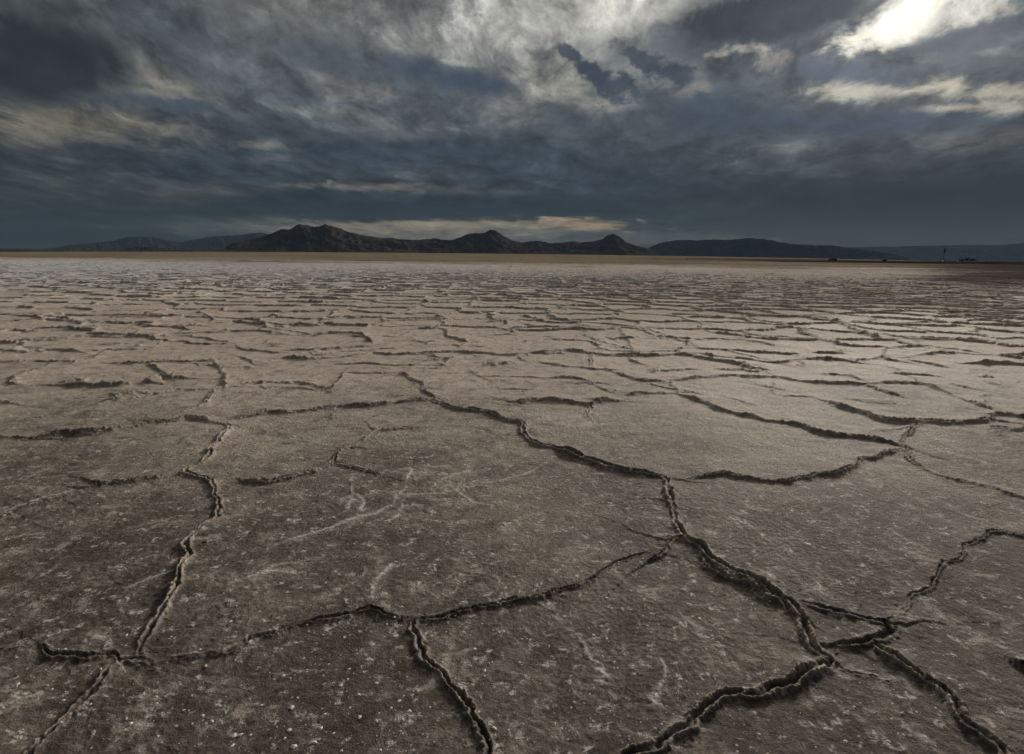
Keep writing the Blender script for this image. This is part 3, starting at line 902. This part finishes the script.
tree("low bushy olive tree, leftmost of the three right of the tall sign", 962.3, 905, 6.5, 3.6, 1)
tree("tallest bushy olive tree, middle of the three right of the tall sign", 967.2, 900, 8.5, 5.2, 2)
tree("round bushy olive tree, rightmost of the three, beside the lamp post", 973.0, 910, 7.5, 4.4, 3)

# ------------------------------------------------------------------ haze
hz = MB().box(0, 0, 0, 1, 1, 1)
hmt = bpy.data.materials.new("haze_air"); hmt.use_nodes = True
hn = hmt.node_tree; hn.nodes.clear()
out = N(hn, "ShaderNodeOutputMaterial"); pv = N(hn, "ShaderNodeVolumePrincipled")
pv.inputs["Color"].default_value = (0.140, 0.215, 0.300, 1)
pv.inputs["Density"].default_value = 1.9e-5
pv.inputs["Anisotropy"].default_value = 0.1
hn.links.new(pv.outputs[0], out.inputs["Volume"])
ho = hz.build("haze", hmt)
ho.scale = (72000, 72000, 1700); ho.location = (0, 0, 1700 / 2 - 32)
ho["kind"] = "stuff"; ho["label"] = "thin blue haze over the playa"
hmt.cycles.homogeneous_volume = True

# ------------------------------------------------------------------ sky and sun
SUN_AZ, SUN_EL = pix_azel(900, -25)
sun_d = bpy.data.lights.new("sun", "SUN"); sun_d.energy = 1.5; sun_d.angle = math.radians(11); sun_d.color = (1.0, 0.93, 0.83)
sun = bpy.data.objects.new("sun", sun_d); COL.objects.link(sun)
sd = Vector((math.sin(SUN_AZ) * math.cos(SUN_EL), math.cos(SUN_AZ) * math.cos(SUN_EL), math.sin(SUN_EL)))
sun.rotation_euler = sd.to_track_quat("Z", "Y").to_euler()
sun.location = sd * 200

w = bpy.data.worlds.new("World"); scene.world = w; w.use_nodes = True
nt = w.node_tree; nt.nodes.clear()
out = N(nt, "ShaderNodeOutputWorld"); bg = N(nt, "ShaderNodeBackground"); nt.links.new(bg.outputs[0], out.inputs[0])
STR = 0.1
bg.inputs["Strength"].default_value = STR
sky = N(nt, "ShaderNodeTexSky", sky_type="NISHITA"); sky.sun_disc = False
sky.sun_elevation = SUN_EL; sky.sun_rotation = SUN_AZ; sky.altitude = 1280
tc = N(nt, "ShaderNodeTexCoord"); dirv = tc.outputs["Generated"]
sp_ = N(nt, "ShaderNodeSeparateXYZ"); nt.links.new(dirv, sp_.inputs[0])
azn = math_node(nt, "ARCTAN2", sp_.outputs["X"], sp_.outputs["Y"])
eln = math_node(nt, "ARCSINE", sp_.outputs["Z"])
# cloud-deck coordinates: features flatten towards the horizon, streaks fan out from the lit side
inv = math_node(nt, "DIVIDE", -1.0, math_node(nt, "ADD", math_node(nt, "MAXIMUM", sp_.outputs["Z"], 0.0), 0.20))
fan = math_node(nt, "SUBTRACT", azn, 0.22)
fan = math_node(nt, "MULTIPLY", math_node(nt, "MULTIPLY", fan, fan), 0.75)
cp = N(nt, "ShaderNodeCombineXYZ")
nt.links.new(math_node(nt, "MULTIPLY", azn, 3.2), cp.inputs[0]); nt.links.new(math_node(nt, "SUBTRACT", inv, fan), cp.inputs[1])
plane = cp.outputs[0]
wa = noise_node(nt, plane, 1.7, 8, 0.60, dist=0.5)
wb = noise_node(nt, plane, 4.6, 9, 0.66, dist=0.35)
ae = N(nt, "ShaderNodeCombineXYZ"); nt.links.new(azn, ae.inputs[0]); nt.links.new(math_node(nt, "MULTIPLY", eln, 1.5), ae.inputs[1])
iso = noise_node(nt, ae.outputs[0], 30, 8, 0.62, dist=0.3)
pv_ = vmath(nt, "ADD", plane, vmath(nt, "MULTIPLY", vmath(nt, "SUBTRACT", wb.outputs["Color"], (0.5, 0.5, 0.5)), (0.30, 0.30, 0)))
vor = N(nt, "ShaderNodeTexVoronoi", feature="SMOOTH_F1"); vor.inputs["Scale"].default_value = 6.5; vor.inputs["Detail"].default_value = 2.0; vor.inputs["Smoothness"].default_value = 0.6; vor.inputs["Roughness"].default_value = 0.55
nt.links.new(pv_, vor.inputs["Vector"])
puff = maprange(nt, vor.outputs["Distance"], 0.15, 0.75, 1.0, 0.0, "LINEAR")
c1 = vmath(nt, "SUBTRACT", wa.outputs["Color"], (0.5, 0.5, 0.5))
c2 = vmath(nt, "SUBTRACT", wb.outputs["Color"], (0.5, 0.5, 0.5))
warp = vmath(nt, "ADD", vmath(nt, "MULTIPLY", c1, (0.15, 0.06, 0)), vmath(nt, "MULTIPLY", c2, (0.07, 0.035, 0)))
# the warp dies out towards the horizon
ae = N(nt, "ShaderNodeCombineXYZ"); nt.links.new(azn, ae.inputs[0]); nt.links.new(eln, ae.inputs[1])
damp = maprange(nt, eln, 0.02, 0.24, 0.12, 1.0, "LINEAR")
sc_n = N(nt, "ShaderNodeVectorMath", operation="SCALE"); nt.links.new(warp, sc_n.inputs[0]); nt.links.new(damp, sc_n.inputs["Scale"])
uv = vmath(nt, "ADD", ae.outputs[0], sc_n.outputs["Vector"])
su = N(nt, "ShaderNodeSeparateXYZ"); nt.links.new(uv, su.inputs[0])
# vertical base ramp
cr = N(nt, "ShaderNodeValToRGB")
mr = maprange(nt, su.outputs["Y"], 0.0, 1.2, 0, 1, "LINEAR"); nt.links.new(mr, cr.inputs[0])
stops = [(250, (24, 36, 43)), (200, (37, 47, 56)), (150, (72, 80, 86)), (100, (96, 103, 108)), (50, (112, 117, 119)), (0, (116, 119, 118))]
els = cr.color_ramp.elements
els[0].position = 0; els[0].color = lin((40, 54, 62)) + (1,)
els[1].position = 1; els[1].color = lin((62, 66, 71)) + (1,)
for py, cc in stops:
    e = els.new(max(0.002, pix_azel(512, py)[1] / 1.2)); e.color = lin(cc) + (1,)
e = els.new(0.45); e.color = lin((120, 121, 121)) + (1,)  # overhead sky raised as added fill light for the ground
e = els.new(0.7); e.color = lin((104, 106, 108)) + (1,)
col = cr.outputs[0]
det = math_node(nt, "ADD", math_node(nt, "SUBTRACT", wb.outputs["Fac"], 0.5), math_node(nt, "MULTIPLY", math_node(nt, "SUBTRACT", puff, 0.55), 0.18))
det2 = math_node(nt, "ADD", math_node(nt, "SUBTRACT", iso.outputs["Fac"], 0.5), math_node(nt, "MULTIPLY", math_node(nt, "SUBTRACT", wb.outputs["Fac"], 0.5), 0.4))
# big soft masses, streaks, gaps: (x, y, semi-x, semi-y, tilt deg (down to the right +), colour, amount, softness, raggedness, gain)
LAYERS = [
 (420,12,330,40,0,(112,114,110),.6,.6,.6,1),
 (60,20,190,70,0,(62,67,71),.8,.6,.4,1),
 (190,28,60,20,10,(72,82,90),.6,.5,.6,1),
 (160,85,70,24,18,(124,120,106),.65,.6,1.4,1),
 (80,124,140,19,6,(134,126,102),.8,.6,1.5,1),
 (30,142,80,10,0,(112,108,90),.5,.6,1.3,1),
 (170,106,60,7,6,(68,78,88),.8,.5,.8,1),
 (70,156,80,7,3,(66,72,78),.6,.5,.8,1),
 (30,178,110,24,0,(76,78,72),.6,.7,.4,1),
 (190,192,80,12,-2,(90,89,86),.55,.7,.5,1),
 (210,172,130,10,3,(54,66,78),.8,.5,.8,1),
 (290,18,110,26,8,(118,120,114),.6,.7,.9,1),
 (500,28,100,40,-8,(182,181,174),.85,.6,1.0,1),
 (570,20,90,40,0,(198,196,186),.8,.6,.9,1),
 (600,12,110,26,-4,(200,198,190),.7,.6,1.0,1),
 (560,88,66,28,10,(176,173,160),.75,.6,1.2,1),
 (395,76,160,22,16,(77,85,94),.8,.55,.9,1),
 (345,90,42,14,10,(124,121,112),.6,.6,1.3,1),
 (462,66,14,3,8,(190,188,178),.7,.5,1.0,1),
 (300,103,22,4,3,(80,100,128),.32,.6,.8,1),
 (396,117,20,4,0,(78,100,134),.32,.6,.8,1),
 (155,97,18,4,5,(80,98,120),.3,.6,.8,1),
 (345,116,100,8,4,(120,123,121),.55,.7,1.3,1),
 (400,131,70,7,3,(116,119,118),.5,.7,1.2,1),
 (510,112,30,10,8,(140,139,128),.5,.7,1.2,1),
 (430,158,260,24,1,(54,66,78),.75,.5,.7,1),
 (262,148,30,5,6,(132,127,110),.5,.7,1.9,1),
 (283,162,36,4,4,(132,126,108),.5,.7,1.8,1),
 (375,187,70,3.5,1,(132,128,114),.75,.7,1.2,1),
 (470,192,70,5,2,(112,110,103),.6,.7,1.1,1),
 (430,176,50,5,0,(96,100,100),.5,.7,1.1,1),
 (600,120,90,14,5,(96,102,105),.5,.7,1.2,1),
 (640,188,190,30,0,(49,62,76),.8,.6,.5,1),
 (755,58,130,36,4,(80,87,96),.9,.5,.9,1),
 (655,38,60,14,-8,(92,98,104),.7,.5,.9,1),
 (625,28,46,6,-8,(176,174,165),.7,.6,1.0,1),
 (585,118,40,14,15,(70,80,90),.6,.5,1.0,1),
 (738,50,24,6,-5,(168,165,152),.6,.6,1.8,1),
 (772,62,16,9,10,(176,170,154),.6,.6,1.2,1),
 (920,14,84,26,-18,(248,244,232),1,.45,.9,.62),
 (900,20,46,12,-20,(255,253,246),.9,.7,.8,.95),
 (866,44,38,10,-4,(240,235,218),.9,.5,1.2,.62),
 (945,52,26,4,-12,(196,190,170),.6,.6,1.2,1),
 (1005,52,24,4,-4,(176,172,158),.6,.6,1.1,1),
 (865,88,58,11,-2,(186,181,164),.75,.6,1.2,1),
 (932,84,24,12,0,(206,199,178),.8,.6,1.1,1),
 (912,94,22,8,10,(120,122,120),.7,.5,1.1,1),
 (1000,92,34,10,-4,(186,179,160),.75,.6,1.1,1),
 (965,110,60,7,-3,(182,174,156),.7,.6,1.2,1),
 (975,138,80,13,-3,(104,102,98),.7,.6,.8,1),
 (778,152,34,9,-8,(112,115,113),.65,.5,1.6,1),
 (815,166,100,16,2,(88,95,99),.6,.6,.9,1),
 (880,208,280,38,0,(15,26,37),.95,.6,.35,1),
 (390,206,200,10,0,(28,41,54),.85,.5,.5,1),
 (600,210,160,10,0,(26,39,52),.85,.5,.5,1),
 (250,226,110,9,0,(84,88,85),.6,.7,.5,1),
 (470,240,180,12,0,(98,104,100),.7,.6,.4,1),
 (450,229,165,10,0,(140,130,106),.85,.5,1.1,1),
 (470,224,140,4.5,0,(165,148,116),.75,.5,1.4,1),
 (580,225,46,6,3,(168,142,106),.85,.45,.9,1),
 (285,229,95,7,0,(112,108,92),.6,.7,1.0,1),
 (395,227,95,6,0,(152,138,110),.75,.5,1.2,1),
 (540,231,70,4,2,(108,108,100),.6,.6,.8,1),
 (680,239,90,7,2,(86,90,87),.7,.6,.6,1),
]
LAYERS_NEAR = [
 (918,14,84,24,-20,(246,241,228),1,.7,1.4,.66),
 (1003,9,34,6,-12,(196,191,176),.75,.6,1.3,.8),
 (862,43,38,10,-4,(238,233,216),.95,.4,1.1,.75),
 (862,88,54,9,-2,(180,176,162),.66,.85,1.6,.8),
 (932,85,24,10,0,(200,194,176),.68,.8,1.2,.8),
 (998,92,30,8,-4,(182,175,158),.62,.85,1.2,.8),
 (30,60,104,50,3,(43,45,48),1,.16,.8,1),
 (175,104,66,7,6,(66,76,86),.85,.4,1.0,1),
 (425,70,46,16,14,(64,74,87),.85,.4,1.2,1),
 (485,84,40,17,8,(60,71,85),.92,.35,1.2,1),
 (345,62,90,14,18,(80,88,96),.6,.5,1.2,1),
 (450,150,120,10,2,(56,68,80),.6,.5,1.0,1),
 (300,160,110,8,2,(54,66,78),.55,.5,1.0,1),
 (645,68,56,30,5,(140,143,142),.85,.55,1.0,1),
 (572,62,18,8,28,(60,68,80),.92,.35,2.0,1),
 (590,73,17,8,25,(60,68,80),.92,.35,2.0,1),
 (606,81,24,11,18,(58,66,78),.92,.35,2.0,1),
 (634,60,27,12,18,(62,70,81),.92,.35,2.0,1),
 (664,78,28,18,10,(62,70,81),.92,.4,2.0,1),
 (640,95,34,9,15,(66,74,84),.85,.4,2.0,1),
 (690,92,14,6,-15,(170,166,152),.6,.6,2.0,1),
 (585,120,40,12,15,(68,78,88),.6,.5,1.2,1),
 (712,116,92,30,0,(60,70,82),.85,.45,1.0,1),
 (690,46,70,14,-6,(78,84,92),.7,.5,1.0,1),
 (735,52,26,6,-5,(170,167,154),.65,.6,1.6,1),
 (766,16,104,32,-6,(55,59,65),1,.26,.9,1),
 (796,14,58,28,-14,(60,64,70),.95,.3,.9,1),
 (968,38,88,20,-17,(84,88,93),.96,.28,.8,1),
 (1012,62,66,14,-4,(86,89,93),.9,.4,.9,1),
 (845,68,84,10,3,(80,87,97),.88,.4,1.0,1),
 (840,124,120,13,2,(62,72,85),.85,.45,.9,1),
 (905,122,130,10,1,(66,75,87),.6,.5,.9,1),
]
def paint(col, uv, layers):
    for li, (px, py, sx, sy, tilt, cc, amt, soft, rag, gain) in enumerate(layers):
        if li % 4 == 0:      # keeps the layers in order for the compiler
            ma = N(nt, "ShaderNodeVectorMath", operation="MULTIPLY_ADD")
            nt.links.new(col, ma.inputs[0]); ma.inputs[1].default_value = (1e-6, 1e-6, 0); nt.links.new(uv, ma.inputs[2])
            uv = ma.outputs[0]
        a, e_ = pix_azel(px, py)
        # local angular size of a pixel
        a1, e1_ = pix_azel(px + 10, py); a2, e2_ = pix_azel(px, py - 10)
        rx = sx * math.hypot(a1 - a, e1_ - e_) / 10; ry = sy * math.hypot(a2 - a, e2_ - e_) / 10
        rot = math.atan2(e1_ - e_, a1 - a) - math.radians(tilt)
        mp = N(nt, "ShaderNodeMapping", vector_type="TEXTURE")
        mp.inputs["Location"].default_value = (a, e_, 0); mp.inputs["Rotation"].default_value = (0, 0, rot); mp.inputs["Scale"].default_value = (rx, ry, 1)
        nt.links.new(uv, mp.inputs["Vector"])
        l = vmath(nt, "LENGTH", mp.outputs[0])
        l = math_node(nt, "ADD", l, math_node(nt, "MULTIPLY", det if sx > 32 else det2, -rag * 1.7))
        f = maprange(nt, l, 1 + soft, max(0.0, 1 - soft * 1.4), 0, amt)
        col = mixc(nt, f, col, tuple(v * gain for v in lin(cc)))
    return col


col = paint(col, uv, LAYERS)
# billows, ragged darker scud and thinner gaps over everything, quieter in the rain-dark band near the horizon
quiet = maprange(nt, eln, 0.02, 0.12, 0.28, 1.0, "LINEAR")
scud = math_node(nt, "MULTIPLY", maprange(nt, wa.outputs["Fac"], 0.50, 0.64), quiet)
col = mixc(nt, math_node(nt, "MULTIPLY", scud, 0.34), col, (0.63, 0.65, 0.68), "MULTIPLY")
gap = math_node(nt, "MULTIPLY", maprange(nt, wa.outputs["Fac"], 0.47, 0.36), quiet)
col = mixc(nt, math_node(nt, "MULTIPLY", gap, 0.5), col, vmath(nt, "SCALE", vmath(nt, "MULTIPLY", col, (1.0, 0.98, 0.94)), scale=1.7))
f1 = maprange(nt, wb.outputs["Fac"], 0.30, 0.70, 0.60, 1.50, "LINEAR")
f2 = maprange(nt, puff, 0.0, 1.0, 0.74, 1.20, "LINEAR")
f3 = maprange(nt, iso.outputs["Fac"], 0.25, 0.75, 0.86, 1.14, "LINEAR")
fm = math_node(nt, "MULTIPLY", math_node(nt, "MULTIPLY", f1, f2), f3)
fq = math_node(nt, "ADD", 1.0, math_node(nt, "MULTIPLY", math_node(nt, "SUBTRACT", fm, 1.0), quiet))
sv = N(nt, "ShaderNodeVectorMath", operation="SCALE"); nt.links.new(col, sv.inputs[0]); nt.links.new(fq, sv.inputs["Scale"])
col = sv.outputs["Vector"]
hs = N(nt, "ShaderNodeHueSaturation"); hs.inputs["Saturation"].default_value = 0.84; nt.links.new(col, hs.inputs["Color"]); col = hs.outputs[0]
# nearer, lower masses
ma = N(nt, "ShaderNodeVectorMath", operation="MULTIPLY_ADD")
nt.links.new(col, ma.inputs[0]); ma.inputs[1].default_value = (1e-6, 1e-6, 0); nt.links.new(uv, ma.inputs[2])
col = paint(col, ma.outputs[0], LAYERS_NEAR)
fn_ = math_node(nt, "MULTIPLY", maprange(nt, wb.outputs["Fac"], 0.3, 0.7, 0.80, 1.22, "LINEAR"), maprange(nt, iso.outputs["Fac"], 0.25, 0.75, 0.90, 1.10, "LINEAR"))
sv = N(nt, "ShaderNodeVectorMath", operation="SCALE"); nt.links.new(col, sv.inputs[0]); nt.links.new(fn_, sv.inputs["Scale"])
col = sv.outputs["Vector"]
# light spilling through the cloud round the hidden sun
ga, ge = pix_azel(905, 15)
gv = vmath(nt, "MULTIPLY", vmath(nt, "SUBTRACT", ae.outputs[0], (ga, ge, 0)), (1 / 0.30, 1 / 0.17, 0))
gg = maprange(nt, vmath(nt, "LENGTH", gv), 1.0, 0.0, 0.0, 0.75)
gs = N(nt, "ShaderNodeVectorMath", operation="SCALE"); nt.links.new(col, gs.inputs[0]); nt.links.new(gg, gs.inputs["Scale"])
col = vmath(nt, "ADD", col, gs.outputs["Vector"])
col = vmath(nt, "SCALE", col, scale=1 / 2.20)      # the exposure is set for the ground
# unseen bright patch added above the picture to light the ground
sdv = vmath(nt, "SUBTRACT", ae.outputs[0], (SUN_AZ - 0.1, math.radians(46), 0))
sdv = vmath(nt, "MULTIPLY", sdv, (1 / 0.75, 1 / 0.36, 0))
gl = maprange(nt, vmath(nt, "LENGTH", sdv), 1.0, 0.25, 0, 0.9)
col = mixc(nt, gl, col, (0.95, 0.84, 0.72))
# clouds cover nearly all of the clear sky behind them
nz = vmath(nt, "MULTIPLY", sky.outputs[0], (1, 1, 1))
clouds = vmath(nt, "SCALE", col, scale=1 / STR)
# unseen sky behind the camera, darkened to keep ground and hills backlit
bk = maprange(nt, sp_.outputs["Y"], -0.5, 0.4, 0.5, 1.0)
sv = N(nt, "ShaderNodeVectorMath", operation="SCALE"); nt.links.new(clouds, sv.inputs[0]); nt.links.new(bk, sv.inputs["Scale"])
fin = mixc(nt, 0.994, nz, sv.outputs["Vector"])
nt.links.new(fin, bg.inputs["Color"])
w.cycles.sampling_method = "MANUAL"; w.cycles.sample_map_resolution = 1024

# ------------------------------------------------------------------ render settings
scene.render.engine = "CYCLES"
scene.view_settings.view_transform = "Standard"
scene.view_settings.look = "None"
scene.view_settings.exposure = 1.24
scene.view_settings.gamma = 1.0
scene.view_settings.use_curve_mapping = False
scene.cycles.use_denoising = True
scene.cycles.max_bounces = 2
scene.cycles.diffuse_bounces = 1
scene.cycles.glossy_bounces = 1
scene.cycles.use_adaptive_sampling = True
scene.cycles.adaptive_threshold = 0.03
scene.cycles.volume_bounces = 0
